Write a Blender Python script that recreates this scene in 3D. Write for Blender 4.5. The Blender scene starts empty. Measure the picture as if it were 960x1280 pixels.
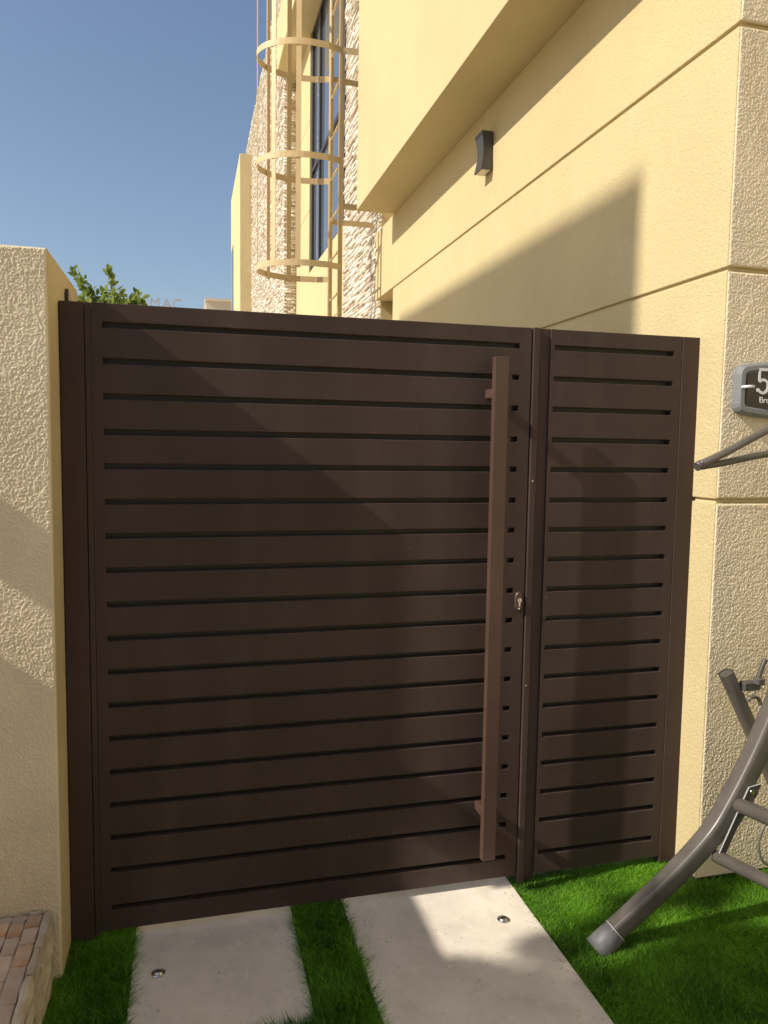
import bpy, bmesh, math, random
import numpy as np
from mathutils import Vector, Matrix
random.seed(7)
rng = np.random.default_rng(11)
S = bpy.context.scene
COL = S.collection
D = bpy.data

# ------------------------------------------------------------------ camera
YAW, PITCH, ROLL = 0.2538, 0.0841, 0.0147
cy_, sy_ = math.cos(YAW), math.sin(YAW)
fw = Vector((sy_*math.cos(PITCH), cy_*math.cos(PITCH), -math.sin(PITCH)))
rt = Vector((cy_, -sy_, 0)); up = rt.cross(fw)
r2 = rt*math.cos(ROLL) + up*math.sin(ROLL)
u2 = -rt*math.sin(ROLL) + up*math.cos(ROLL)
cam = D.objects.new('camera', D.cameras.new('camera'))
COL.objects.link(cam)
M = Matrix((r2, u2, -fw)).transposed().to_4x4()
M.translation = Vector((0.4023, -2.694, 1.7388))
cam.matrix_world = M
cam.data.sensor_fit = 'HORIZONTAL'
cam.data.sensor_width = 36
cam.data.lens = 36*949.55/960
cam.data.clip_start = 0.05
cam.data.clip_end = 2000
S.camera = cam

# ------------------------------------------------------------------ sky, sun, exposure
L = Vector((1, 0.15, -0.77)).normalized()
EL = math.asin(-L.z)
AZ = math.atan2(-L.x, -L.y)
w = D.worlds.new('World'); S.world = w; w.use_nodes = True
nt = w.node_tree
sky = nt.nodes.new('ShaderNodeTexSky')
sky.sky_type = 'NISHITA'; sky.sun_disc = False
sky.sun_elevation = EL; sky.sun_rotation = AZ % (2*math.pi)
sky.air_density = 1.0; sky.dust_density = 1.8; sky.ozone_density = 1.0
bg = nt.nodes['Background']; bg.inputs['Strength'].default_value = 0.138
nt.links.new(sky.outputs['Color'], bg.inputs['Color'])
sun = D.objects.new('sun', D.lights.new('sun', 'SUN')); COL.objects.link(sun)
sun.data.energy = 5.0; sun.data.angle = math.radians(0.53); sun.data.color = (1.0, 0.92, 0.79)
sun.rotation_euler = L.to_track_quat('-Z', 'Y').to_euler()
S.view_settings.view_transform = 'Standard'; S.view_settings.look = 'None'
S.view_settings.exposure = 0.05; S.view_settings.gamma = 1

# ------------------------------------------------------------------ materials
def mat(name, color, rough=0.6, metal=0.0, spec=0.5, var=0.0, vscale=3.0, bumps=(), ramp=None, coord='Object', vcol=None):
    """bumps: list of (kind, scale, strength, distance[, detail])"""
    m = D.materials.new(name); m.use_nodes = True
    n = m.node_tree.nodes; l = m.node_tree.links
    b = n['Principled BSDF']
    b.inputs['Base Color'].default_value = (*color, 1)
    b.inputs['Roughness'].default_value = rough
    b.inputs['Metallic'].default_value = metal
    b.inputs['Specular IOR Level'].default_value = spec
    tc = n.new('ShaderNodeTexCoord')
    if var or vcol:
        no = n.new('ShaderNodeTexNoise'); no.inputs['Scale'].default_value = vscale
        no.inputs['Detail'].default_value = 6; no.inputs['Roughness'].default_value = 0.6
        l.new(tc.outputs[coord], no.inputs['Vector'])
        mx = n.new('ShaderNodeMix'); mx.data_type = 'RGBA'
        c2 = vcol if vcol else tuple(c*(1-var) for c in color)
        c1 = color if vcol else tuple(min(1, c*(1+var)) for c in color)
        mx.inputs[6].default_value = (*c1, 1); mx.inputs[7].default_value = (*c2, 1)
        mr = n.new('ShaderNodeMapRange'); mr.inputs[1].default_value = 0.35; mr.inputs[2].default_value = 0.65
        l.new(no.outputs['Fac'], mr.inputs[0]); l.new(mr.outputs[0], mx.inputs[0])
        l.new(mx.outputs[2], b.inputs['Base Color'])
        m['mix'] = mx.name
    prev = None
    for bp in bumps:
        kind, sc, st, dist = bp[:4]
        if kind == 'noise':
            t = n.new('ShaderNodeTexNoise'); t.inputs['Detail'].default_value = bp[4] if len(bp) > 4 else 3
            t.inputs['Scale'].default_value = sc
            l.new(tc.outputs[coord], t.inputs['Vector']); out = t.outputs['Fac']
        elif kind == 'voronoi':
            t = n.new('ShaderNodeTexVoronoi'); t.feature = 'SMOOTH_F1'
            t.inputs['Scale'].default_value = sc
            l.new(tc.outputs[coord], t.inputs['Vector']); out = t.outputs['Distance']
        elif kind == 'worm':
            t = n.new('ShaderNodeTexNoise'); t.inputs['Detail'].default_value = 1.5
            t.inputs['Scale'].default_value = sc; t.inputs['Distortion'].default_value = 0.6
            l.new(tc.outputs[coord], t.inputs['Vector'])
            r = n.new('ShaderNodeMapRange'); r.interpolation_type = 'SMOOTHSTEP'
            r.inputs[1].default_value = 0.42; r.inputs[2].default_value = 0.60
            l.new(t.outputs['Fac'], r.inputs[0]); out = r.outputs[0]
        bu = n.new('ShaderNodeBump'); bu.inputs['Strength'].default_value = st; bu.inputs['Distance'].default_value = dist
        l.new(out, bu.inputs['Height'])
        if prev: l.new(prev.outputs['Normal'], bu.inputs['Normal'])
        prev = bu
    if prev: l.new(prev.outputs['Normal'], b.inputs['Normal'])
    return m

YEL = (0.56, 0.465, 0.26)
M_stucco = mat('stucco_smooth', YEL, 0.9, spec=0.2, var=0.035, vscale=1.3,
               bumps=[('noise', 90, 0.35, 0.004, 4), ('noise', 9, 0.15, 0.01, 3)])
M_stucco_side = mat('stucco_sand', YEL, 0.9, spec=0.2, var=0.04, vscale=1.6,
               bumps=[('worm', 75, 0.5, 0.0022), ('noise', 160, 0.3, 0.002, 3)])
M_rough = mat('stucco_rough', (0.78, 0.68, 0.50), 0.9, spec=0.2, var=0.06, vscale=2.0,
              bumps=[('noise', 260, 0.35, 0.0015, 3)])
M_roughb = mat('stucco_rough_far', (0.78, 0.68, 0.50), 0.9, spec=0.2, var=0.06, vscale=2.0,
              bumps=[('worm', 110, 0.7, 0.003), ('noise', 260, 0.35, 0.0015, 3)])
M_reveal = mat('stucco_reveal', (0.62, 0.51, 0.31), 0.9, spec=0.2, var=0.05, vscale=2.0,
               bumps=[('noise', 120, 0.3, 0.003, 3)])
M_gate = mat('gate_paint', (0.066, 0.045, 0.038), 0.42, spec=0.14, var=0.12, vscale=1.7,
             bumps=[('noise', 3.0, 0.25, 0.012, 1), ('noise', 900, 0.10, 0.0006, 2)])
_g = M_gate.node_tree.nodes['Principled BSDF']   # dust-like sheen added to strengthen the grazing sunlight on the paint
_g.inputs['Sheen Weight'].default_value = 0.06; _g.inputs['Sheen Roughness'].default_value = 0.45
_n = M_gate.node_tree.nodes.new('ShaderNodeTexNoise'); _n.inputs['Scale'].default_value = 2.2; _n.inputs['Detail'].default_value = 6
_r = M_gate.node_tree.nodes.new('ShaderNodeMapRange'); _r.inputs[3].default_value = 0.30; _r.inputs[4].default_value = 0.52
M_gate.node_tree.links.new(_n.outputs['Fac'], _r.inputs[0]); M_gate.node_tree.links.new(_r.outputs[0], _g.inputs['Roughness'])
_g.inputs['Sheen Tint'].default_value = (1.0, 0.84, 0.72, 1)
M_handle = mat('handle_paint', (0.088, 0.050, 0.039), 0.38, metal=0.0, spec=0.5, var=0.08, vscale=5,
               bumps=[('noise', 700, 0.12, 0.0006, 2)])
M_dark = mat('gate_shadow_gap', (0.012, 0.010, 0.010), 0.6)
M_back = mat('gate_backing', (0.016, 0.012, 0.011), 0.5)  # darker than the gate paint: slot shade put into the backing colour
M_steel = mat('brushed_steel', (0.62, 0.60, 0.56), 0.25, metal=1.0, var=0.1, vscale=60)
M_swing = mat('swing_paint', (0.112, 0.101, 0.088), 0.33, spec=0.5, var=0.12, vscale=14,
              bumps=[('noise', 500, 0.15, 0.0008, 2)])
M_swing_d = mat('swing_bracket_paint', (0.085, 0.078, 0.070), 0.4, spec=0.5, var=0.1, vscale=20)
M_boot = mat('foot_plastic', (0.13, 0.13, 0.14), 0.55, var=0.15, vscale=40)
M_rim = mat('foot_rim', (0.42, 0.43, 0.44), 0.5)
M_cable = mat('cable_rubber', (0.16, 0.155, 0.14), 0.5)
M_conc = mat('concrete', (0.76, 0.69, 0.585), 0.85, spec=0.3, var=0.10, vscale=4,
             bumps=[('noise', 45, 0.25, 0.003, 5), ('noise', 300, 0.25, 0.001, 3)])
M_soil = mat('ground_sand', (0.62, 0.53, 0.40), 0.95, var=0.2, vscale=5, bumps=[('noise', 60, 0.5, 0.01, 4)])
M_turfbase = mat('turf_backing', (0.020, 0.040, 0.008), 0.95, var=0.3, vscale=40)
M_light = mat('sconce_metal', (0.075, 0.072, 0.068), 0.4, metal=0.3, var=0.08, vscale=30)
M_lens = mat('sconce_glass', (0.75, 0.68, 0.50), 0.3)
M_ladder = mat('ladder_paint', (0.60, 0.46, 0.255), 0.5, spec=0.4, var=0.04, vscale=6)
M_frame = mat('window_frame', (0.045, 0.038, 0.036), 0.35, var=0.1, vscale=4)
M_plaque = mat('plaque_grey', (0.20, 0.215, 0.225), 0.45, var=0.06, vscale=15)
M_plaque_d = mat('plaque_black', (0.035, 0.032, 0.032), 0.35, var=0.2, vscale=40)
M_white = mat('white_print', (0.75, 0.76, 0.78), 0.5)
M_beige_far = mat('far_beige', (0.60, 0.50, 0.36), 0.9, var=0.05, vscale=0.5)
M_white_far = mat('far_white', (0.66, 0.66, 0.64), 0.9, var=0.05, vscale=0.5)
M_letters = mat('far_letters', (0.42, 0.40, 0.38), 0.6)
M_timber = mat('rail_timber', (0.22, 0.14, 0.08), 0.7, var=0.2, vscale=8)
M_bark = mat('bark', (0.14, 0.10, 0.07), 0.9, var=0.3, vscale=10, bumps=[('noise', 40, 0.6, 0.01, 4)])

def stain(m, col, scale, lo, hi, amt, detail=4, seedoff=0.0):
    """marks with a shape of their own: noise stretched by scale, mixed over the base colour"""
    n = m.node_tree.nodes; l = m.node_tree.links; b = n['Principled BSDF']
    tc = n.new('ShaderNodeTexCoord'); mp = n.new('ShaderNodeMapping'); mp.inputs['Scale'].default_value = scale
    mp.inputs['Location'].default_value = (seedoff, seedoff, seedoff)
    no = n.new('ShaderNodeTexNoise'); no.inputs['Scale'].default_value = 1; no.inputs['Detail'].default_value = detail
    l.new(tc.outputs['Object'], mp.inputs[0]); l.new(mp.outputs[0], no.inputs['Vector'])
    mr = n.new('ShaderNodeMapRange'); mr.inputs[1].default_value = lo; mr.inputs[2].default_value = hi; mr.inputs[4].default_value = amt
    l.new(no.outputs['Fac'], mr.inputs[0])
    mx = n.new('ShaderNodeMix'); mx.data_type = 'RGBA'; mx.inputs[7].default_value = (*col, 1)
    src = b.inputs['Base Color'].links[0].from_socket if b.inputs['Base Color'].links else None
    if src: l.new(src, mx.inputs[6])
    else: mx.inputs[6].default_value = b.inputs['Base Color'].default_value
    l.new(mr.outputs[0], mx.inputs[0]); l.new(mx.outputs[2], b.inputs['Base Color'])
stain(M_conc, (0.52, 0.46, 0.38), (9, 7, 9), 0.50, 0.75, 0.45, 8)
stain(M_conc, (0.34, 0.29, 0.23), (70, 60, 60), 0.66, 0.72, 0.55, 3, 3.1)
stain(M_conc, (0.84, 0.79, 0.70), (26, 40, 30), 0.62, 0.70, 0.5, 4, 7.7)
stain(M_gate, (0.115, 0.088, 0.072), (7, 7, 0.8), 0.48, 0.75, 0.30, 6)
stain(M_gate, (0.16, 0.13, 0.11), (55, 55, 40), 0.68, 0.76, 0.5, 3, 5.0)
for _m in (M_stucco, M_stucco_side):
    stain(_m, (0.47, 0.38, 0.21), (1.6, 1.6, 0.35), 0.50, 0.80, 0.35, 8)
    stain(_m, (0.62, 0.53, 0.32), (14, 14, 9), 0.60, 0.75, 0.35, 5, 2.0)
for _m in (M_rough, M_roughb):
    stain(_m, (0.60, 0.50, 0.34), (5, 5, 2.2), 0.48, 0.72, 0.55, 6)
stain(M_reveal, (0.50, 0.41, 0.24), (6, 6, 1.5), 0.48, 0.72, 0.45, 6)
stain(M_swing, (0.075, 0.066, 0.058), (90, 90, 90), 0.64, 0.70, 0.6, 4)
def glass():
    m = D.materials.new('window_glass'); m.use_nodes = True
    b = m.node_tree.nodes['Principled BSDF']
    b.inputs['Base Color'].default_value = (0.09, 0.12, 0.16, 1)
    b.inputs['Roughness'].default_value = 0.03
    b.inputs['IOR'].default_value = 2.1
    return m
M_glass = glass()

def leafmat(name, c1, c2, trans=0.35, rough=0.5):
    m = D.materials.new(name); m.use_nodes = True
    n = m.node_tree.nodes; l = m.node_tree.links
    b = n['Principled BSDF']; b.inputs['Roughness'].default_value = rough
    b.inputs['Specular IOR Level'].default_value = 0.3
    at = n.new('ShaderNodeAttribute'); at.attribute_name = 'shade'
    mx = n.new('ShaderNodeMix'); mx.data_type = 'RGBA'
    mx.inputs[6].default_value = (*c1, 1); mx.inputs[7].default_value = (*c2, 1)
    l.new(at.outputs['Fac'], mx.inputs[0])
    l.new(mx.outputs[2], b.inputs['Base Color'])
    tr = n.new('ShaderNodeBsdfTranslucent'); l.new(mx.outputs[2], tr.inputs['Color'])
    ms = n.new('ShaderNodeMixShader'); ms.inputs[0].default_value = trans
    l.new(b.outputs[0], ms.inputs[1]); l.new(tr.outputs[0], ms.inputs[2])
    l.new(ms.outputs[0], n['Material Output'].inputs['Surface'])
    return m
M_grass = leafmat('artificial_turf', (0.020, 0.095, 0.006), (0.31, 0.66, 0.04), 0.36, 0.45)
M_leaf = leafmat('shrub_leaf', (0.10, 0.17, 0.03), (0.30, 0.36, 0.09), 0.4)
M_treeleaf = leafmat('tree_leaf', (0.04, 0.09, 0.02), (0.08, 0.14, 0.03), 0.3)

def stonemat(name, tint=(0.62, 0.53, 0.42), c2=(0.50, 0.36, 0.25)):
    """colour per stone from object info, plus veins"""
    m = mat(name, tint, 0.85, spec=0.3, var=0.0, vscale=12, vcol=c2,
            bumps=[('noise', 55, 0.5, 0.005, 5), ('noise', 240, 0.4, 0.0015, 3)])
    n = m.node_tree.nodes; l = m.node_tree.links; b = n['Principled BSDF']
    mx = n[m['mix']]
    oi = n.new('ShaderNodeObjectInfo')
    hs = n.new('ShaderNodeHueSaturation')
    mr = n.new('ShaderNodeMapRange'); mr.inputs[3].default_value = 0.72; mr.inputs[4].default_value = 1.15
    l.new(oi.outputs['Random'], mr.inputs[0]); l.new(mr.outputs[0], hs.inputs['Value'])
    l.new(mx.outputs[2], hs.inputs['Color']); l.new(hs.outputs[0], b.inputs['Base Color'])
    return m
M_pave = stonemat('planter_stone', (0.66, 0.55, 0.46), (0.56, 0.42, 0.33))
M_pave_o = stonemat('planter_stone_orange', (0.64, 0.51, 0.41), (0.58, 0.33, 0.18))
M_edge = stonemat('planter_edge_stone', (0.72, 0.67, 0.58), (0.56, 0.47, 0.34))
def cladmat():
    m = mat('ledge_stone', (0.62, 0.53, 0.41), 0.85, spec=0.2, bumps=[('noise', 30, 0.7, 0.015, 5)])
    n = m.node_tree.nodes; l = m.node_tree.links; b = n['Principled BSDF']
    at = n.new('ShaderNodeAttribute'); at.attribute_name = 'shade'
    cr = n.new('ShaderNodeValToRGB')
    cr.color_ramp.elements[0].color = (0.44, 0.34, 0.24, 1); cr.color_ramp.elements[1].color = (0.78, 0.74, 0.66, 1)
    e = cr.color_ramp.elements.new(0.45); e.color = (0.68, 0.61, 0.50, 1)
    l.new(at.outputs['Fac'], cr.inputs[0]); l.new(cr.outputs[0], b.inputs['Base Color'])
    return m
M_clad = cladmat()

# ------------------------------------------------------------------ helpers
def tag(o, label=None, cat=None, group=None, kind=None):
    if label: o['label'] = label
    if cat: o['category'] = cat
    if group: o['group'] = group
    if kind: o['kind'] = kind
    return o
def empty(name, loc=(0, 0, 0)):
    o = D.objects.new(name, None); COL.objects.link(o); o.location = loc; o.empty_display_size = 0.1
    return o
def wloc(o):
    v = Vector(o.location); p = o.parent
    while p is not None: v = v + Vector(p.location); p = p.parent
    return v
def link(name, me, m=None, parent=None, origin=None, smooth=False):
    """me has world-space verts; recentre on origin"""
    if m: me.materials.append(m)
    o = D.objects.new(name, me); COL.objects.link(o)
    pw = Vector((0, 0, 0))
    if parent is not None:
        pw = wloc(parent); o.parent = parent
    org = Vector(origin) if origin is not None else pw
    if org.length > 0: me.transform(Matrix.Translation(-org))
    o.location = org - pw
    if smooth:
        me.polygons.foreach_set('use_smooth', [True]*len(me.polygons))
    return o
def bmesh_mesh(bm, name):
    me = D.meshes.new(name); bmesh.ops.recalc_face_normals(bm, faces=bm.faces[:]); bm.to_mesh(me); bm.free(); return me
def bm_box(bm, x0, x1, y0, y1, z0, z1, bev=0.0, seg=1):
    r = bmesh.ops.create_cube(bm, size=1)
    vs = r['verts']
    for v in vs:
        v.co = Vector(((x0+x1)/2 + v.co.x*(x1-x0), (y0+y1)/2 + v.co.y*(y1-y0), (z0+z1)/2 + v.co.z*(z1-z0)))
    if bev:
        es = list({e for v in vs for e in v.link_edges})
        bmesh.ops.bevel(bm, geom=es, offset=bev, segments=seg, affect='EDGES', profile=0.5)
    return vs
def box(name, x0, x1, y0, y1, z0, z1, m, parent=None, bev=0.0, seg=1, origin=None):
    bm = bmesh.new(); bm_box(bm, x0, x1, y0, y1, z0, z1, bev, seg)
    return link(name, bmesh_mesh(bm, name), m, parent, origin)
def bm_tube(bm, pts, r, n=10, cap=True, prof=None, upv=None, scale=None):
    """sweep a circle (or profile list of 2D pts) along pts"""
    pts = [Vector(p) for p in pts]
    if prof is None: prof = [(r*math.cos(2*math.pi*k/n), r*math.sin(2*math.pi*k/n)) for k in range(n)]
    k = len(prof); rings = []
    u = None
    for i, p in enumerate(pts):
        t = (pts[min(i+1, len(pts)-1)] - pts[max(i-1, 0)]).normalized()
        if upv is not None: u = Vector(upv)
        elif u is None: u = Vector((0, 0, 1)) if abs(t.z) < 0.9 else Vector((0, 1, 0))
        a = t.cross(u).normalized(); b = a.cross(t).normalized()
        u = b
        s = scale[i] if scale else 1
        rings.append([bm.verts.new(p + a*q[0]*s + b*q[1]*s) for q in prof])
    for i in range(len(rings)-1):
        for j in range(k):
            bm.faces.new((rings[i][j], rings[i][(j+1) % k], rings[i+1][(j+1) % k], rings[i+1][j]))
    if cap:
        bm.faces.new(rings[0][::-1]); bm.faces.new(rings[-1])
def tube(name, pts, r, m, parent=None, n=10, prof=None, upv=None, smooth=True, cap=True, origin=None, scale=None):
    bm = bmesh.new(); bm_tube(bm, pts, r, n, cap, prof, upv, scale)
    o = link(name, bmesh_mesh(bm, name), m, parent, origin)
    if smooth:
        for p in o.data.polygons: p.use_smooth = len(p.vertices) == 4
    return o
def rrect(w, h, r, k=4):
    out = []
    for cx, cy, a0 in ((w/2-r, h/2-r, 0), (-w/2+r, h/2-r, 90), (-w/2+r, -h/2+r, 180), (w/2-r, -h/2+r, 270)):
        for i in range(k+1):
            a = math.radians(a0 + 90*i/k); out.append((cx + r*math.cos(a), cy + r*math.sin(a)))
    return out
def smoothpath(pts, n=8):
    """Catmull-Rom"""
    P = [Vector(p) for p in pts]; P = [2*P[0]-P[1]] + P + [2*P[-1]-P[-2]]
    out = []
    for i in range(1, len(P)-2):
        a, b, c, d = P[i-1:i+3]
        for k in range(n):
            t = k/n
            out.append(0.5*((2*b) + (c-a)*t + (2*a-5*b+4*c-d)*t*t + (-a+3*b-3*c+d)*t**3))
    out.append(P[-2]); return out
def np_mesh(name, V, F, shade=None):
    """V (n,3), F (m,k) constant k"""
    me = D.meshes.new(name); F = np.asarray(F, np.int32)
    me.vertices.add(len(V)); me.vertices.foreach_set('co', np.asarray(V, np.float32).ravel())
    k = F.shape[1]
    me.loops.add(F.size); me.loops.foreach_set('vertex_index', F.ravel())
    me.polygons.add(len(F)); me.polygons.foreach_set('loop_start', np.arange(0, F.size, k, dtype=np.int32))
    me.polygons.foreach_set('loop_total', np.full(len(F), k, np.int32))
    if shade is not None:
        at = me.attributes.new('shade', 'FLOAT', 'POINT'); at.data.foreach_set('value', np.asarray(shade, np.float32))
    me.update(calc_edges=True); me.validate()
    return me
# value-noise for real relief
def vnoise(X, Y, seed):
    r = np.random.default_rng(seed); G = r.random((257, 257))
    xi = np.floor(X).astype(int); yi = np.floor(Y).astype(int); fx = X-xi; fy = Y-yi
    fx = fx*fx*(3-2*fx); fy = fy*fy*(3-2*fy)
    g = lambda a, b: G[a % 256, b % 256]
    return (g(xi, yi)*(1-fx)+g(xi+1, yi)*fx)*(1-fy) + (g(xi, yi+1)*(1-fx)+g(xi+1, yi+1)*fx)*fy
def stucco_h(U, Vv, seed, sc=1.0):
    U = U*sc; Vv = Vv*sc
    wu = vnoise(U*60, Vv*60, seed+5)*0.9; wv = vnoise(U*60+50, Vv*60, seed+6)*0.9
    a = vnoise(U*300+wu, Vv*240+wv, seed); b = vnoise(U*205+wv, Vv*165+wu+9, seed+1); c = vnoise(U*33, Vv*28, seed+2)
    d = vnoise(U*6, Vv*6, seed+3)
    h = 0.50*a + 0.42*b
    h = np.clip((h-0.36)/0.24, 0, 1); h = h*h*(3-2*h)
    return h*(0.75+0.35*d) + 0.45*c
def relief_sheet(name, u0, u1, v0, v1, step, place, amp, m, parent, seed, sc=1.0):
    """heightfield sheet; place(U,V,H)->xyz with H = relief (m) towards the viewer"""
    nu = int((u1-u0)/step)+1; nv = int((v1-v0)/step)+1
    u = np.linspace(u0, u1, nu); v = np.linspace(v0, v1, nv)
    U, Vv = np.meshgrid(u, v)
    H = stucco_h(U, Vv, seed, sc)*amp
    edge = np.minimum(np.minimum(U-u0, u1-U), np.minimum(Vv-v0, v1-Vv))
    H = H*np.clip(edge/0.006+0.15, 0, 1) - 0.004*np.clip(1-edge/0.006, 0, 1)**2
    P = place(U, Vv, H); V = np.stack(P, -1).reshape(-1, 3)
    idx = np.arange(nu*nv).reshape(nv, nu)
    F = np.stack([idx[:-1, :-1], idx[:-1, 1:], idx[1:, 1:], idx[1:, :-1]], -1).reshape(-1, 4)
    me = np_mesh(name, V, F)
    o = link(name, me, m, parent, smooth=True)
    return o

# ================================================================== SETTING
tag(box('ground', -600, 600, -600, 900, -0.6, -0.045, M_soil), kind='structure')

# ------------------------------------------------------------------ path of concrete slabs
path = empty('path', (0.9, -1, 0)); tag(path, kind='structure')
for (x0, x1, y0, y1) in ((0.212, 0.770, -0.545, 0.055), (0.965, 1.652, -1.16, 0.055),
                         (0.212, 0.770, -1.25, -0.665), (0.965, 1.652, -1.95, -1.28), (0.212, 0.770, -1.95, -1.37)):
    box('slab', x0, x1, y0, y1, -0.04, 0.0, M_conc, path, bev=0.004, seg=2)
box('slab', 0.10, 2.40, 0.058, 6.0, -0.04, 0.0, M_conc, path, bev=0.003)

# ------------------------------------------------------------------ turf
turf_base = box('lawn', -0.06, 4.5, -2.9, 0.056, -0.044, -0.026, M_turfbase); tag(turf_base, kind='structure')
def inslab(x, y):
    s = np.zeros(len(x), bool)
    for (x0, x1, y0, y1) in ((0.212, 0.770, -0.545, 0.3), (0.965, 1.652, -1.16, 0.3), (0.212, 0.770, -1.25, -0.665),
                             (0.965, 1.652, -1.95, -1.28), (0.212, 0.770, -1.95, -1.37)):
        s |= (x > x0-0.002) & (x < x1+0.002) & (y > y0-0.002) & (y < y1)
    s |= (x > 2.38) & (y > -0.150)
    return s
def blades(n, x0, x1, y0, y1, h, wd, seed):
    r = np.random.default_rng(seed)
    x = r.uniform(x0, x1, n); y = r.uniform(y0, y1, n)
    k = ~inslab(x, y); x = x[k]; y = y[k]; n = len(x)
    hh = h*r.uniform(0.6, 1.15, n); ww = wd*r.uniform(0.7, 1.2, n)
    # leaning direction varies in clumps
    la = vnoise(x*9, y*9, 3)*6.28 + r.normal(0, 1.6, n)
    ln = hh*r.uniform(0.3, 1.25, n)
    fa = r.uniform(0, math.pi, n)
    dx, dy = np.cos(fa)*ww/2, np.sin(fa)*ww/2
    lx, ly = np.cos(la)*ln, np.sin(la)*ln
    z0 = -0.030
    V = np.zeros((n, 5, 3))
    V[:, 0] = np.stack([x-dx, y-dy, np.full(n, z0)], -1)
    V[:, 1] = np.stack([x+dx, y+dy, np.full(n, z0)], -1)
    V[:, 2] = np.stack([x+dx*0.85+lx*0.35, y+dy*0.85+ly*0.35, z0+hh*0.6], -1)
    V[:, 3] = np.stack([x-dx*0.85+lx*0.35, y-dy*0.85+ly*0.35, z0+hh*0.6], -1)
    V[:, 4] = np.stack([x+lx, y+ly, z0+hh], -1)
    b = np.arange(n)[:, None]*5
    F = np.concatenate([b+np.array([0, 1, 2]), b+np.array([0, 2, 3]), b+np.array([3, 2, 4])], 0)
    sh = np.clip(r.normal(0.38, 0.25, n) + 0.55*(vnoise(x*7+20, y*7+20, 8)-0.5), 0, 1)
    sh = np.where(r.random(n) < 0.05, 1.35, sh)
    return V.reshape(-1, 3), F, np.repeat(sh, 5)
Vs, Fs, Ss, off = [], [], [], 0
for args in ((38000, -0.055, 0.214, -0.75, 0.045, 0.050, 0.0024, 1), (30000, 0.766, 0.968, -1.0, 0.045, 0.050, 0.0024, 2),
             (12000, 0.2, 0.78, -0.68, -0.53, 0.048, 0.0024, 3),
             (230000, 1.648, 2.95, -0.95, 0.045, 0.036, 0.0022, 4),
             (60000, 1.648, 5.0, -2.8, -0.9, 0.050, 0.005, 5), (12000, -0.05, 0.97, -2.4, -0.7, 0.05, 0.005, 6),
             (15000, 2.9, 5.0, -0.95, -0.1, 0.05, 0.005, 7)):
    V, F, sh = blades(*args); Vs.append(V); Fs.append(F+off); Ss.append(sh); off += len(V)
# cut blades dropped on the slabs near their edges
_r = np.random.default_rng(77); _n = 170
_ex = np.where(_r.random(_n) < .5, 0.212, 0.770); _ex = np.where(_r.random(_n) < .55, np.where(_r.random(_n) < .5, 0.965, 1.652), _ex)
_sg = np.where((_ex == 0.212) | (_ex == 0.965), 1, -1)
_x = _ex + _sg*_r.exponential(.035, _n); _y = _r.uniform(-.95, .04, _n); _k = inslab(_x, _y); _x = _x[_k]; _y = _y[_k]; _n = len(_x)
_a = _r.uniform(0, 6.28, _n); _l = _r.uniform(.006, .018, _n); _c = np.cos(_a); _s = np.sin(_a); _z = _r.uniform(.0012, .003, _n)
V = np.stack([np.stack([_x, _y, _z], -1), np.stack([_x+_c*_l-_s*.0012, _y+_s*_l+_c*.0012, _z+.001], -1), np.stack([_x+_c*_l+_s*.0012, _y+_s*_l-_c*.0012, _z+.0005], -1)], 1).reshape(-1, 3)
Vs.append(V); Fs.append(np.arange(_n*3).reshape(-1, 3)+off); Ss.append(np.repeat(_r.uniform(0, 1, _n), 3)); off += len(V)
g = link('grass', np_mesh('grass', np.concatenate(Vs), np.concatenate(Fs), np.concatenate(Ss)), M_grass)
tag(g, 'bright green artificial turf blades around the concrete slabs', 'grass', kind='stuff')

# ================================================================== GATE
ZS = [2.1304, 2.0124, 1.8963, 1.7786, 1.6642, 1.5453, 1.4294, 1.3127, 1.1944, 1.0774, 0.9605, 0.8429, 0.7253, 0.6063, 0.4883, 0.3697, 0.2513, 0.1150]
SH = 0.0097   # half height of a slot
TH = 0.024    # sheet depth
def slotted(parent, x0, x1, ztop, zbot, xa, xb):
    """stiles x0..xa and xb..x1, boards between with open slots"""
    box('stile', x0, xa, 0, TH, zbot, ztop, M_gate, parent)
    box('stile', xb, x1, 0, TH, zbot, ztop, M_gate, parent)
    edges = [ztop] + [z for zz in ZS for z in (zz+SH, zz-SH)] + [zbot]
    for i in range(0, len(edges), 2):
        za, zb = edges[i], edges[i+1]
        nm = 'rail' if i in (0, len(edges)-2) else 'board'
        # long edges rounded only
        c = 0.0022
        prof = [(0, zb+c), (c*0.3, zb+c*0.3), (c, zb), (TH, zb), (TH, za), (c, za), (c*0.3, za-c*0.3), (0, za-c)]
        bm = bmesh.new()
        A = [bm.verts.new((xa, p[0], p[1])) for p in prof]; B = [bm.verts.new((xb, p[0], p[1])) for p in prof]
        for j in range(len(prof)):
            bm.faces.new((A[j], A[(j+1) % len(prof)], B[(j+1) % len(prof)], B[j]))
        bm.faces.new(A[::-1]); bm.faces.new(B)
        link(nm, bmesh_mesh(bm, nm), M_gate, parent)
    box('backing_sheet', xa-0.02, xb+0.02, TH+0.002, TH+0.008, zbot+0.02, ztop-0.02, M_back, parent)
leaf = empty('gate_leaf', (0.1, 0, 0.035))
tag(leaf, 'wide dark brown slatted metal gate leaf with long vertical pull handle', 'gate')
slotted(leaf, 0.100, 1.670, 2.2, 0.032, 0.134, 1.624)
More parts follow.
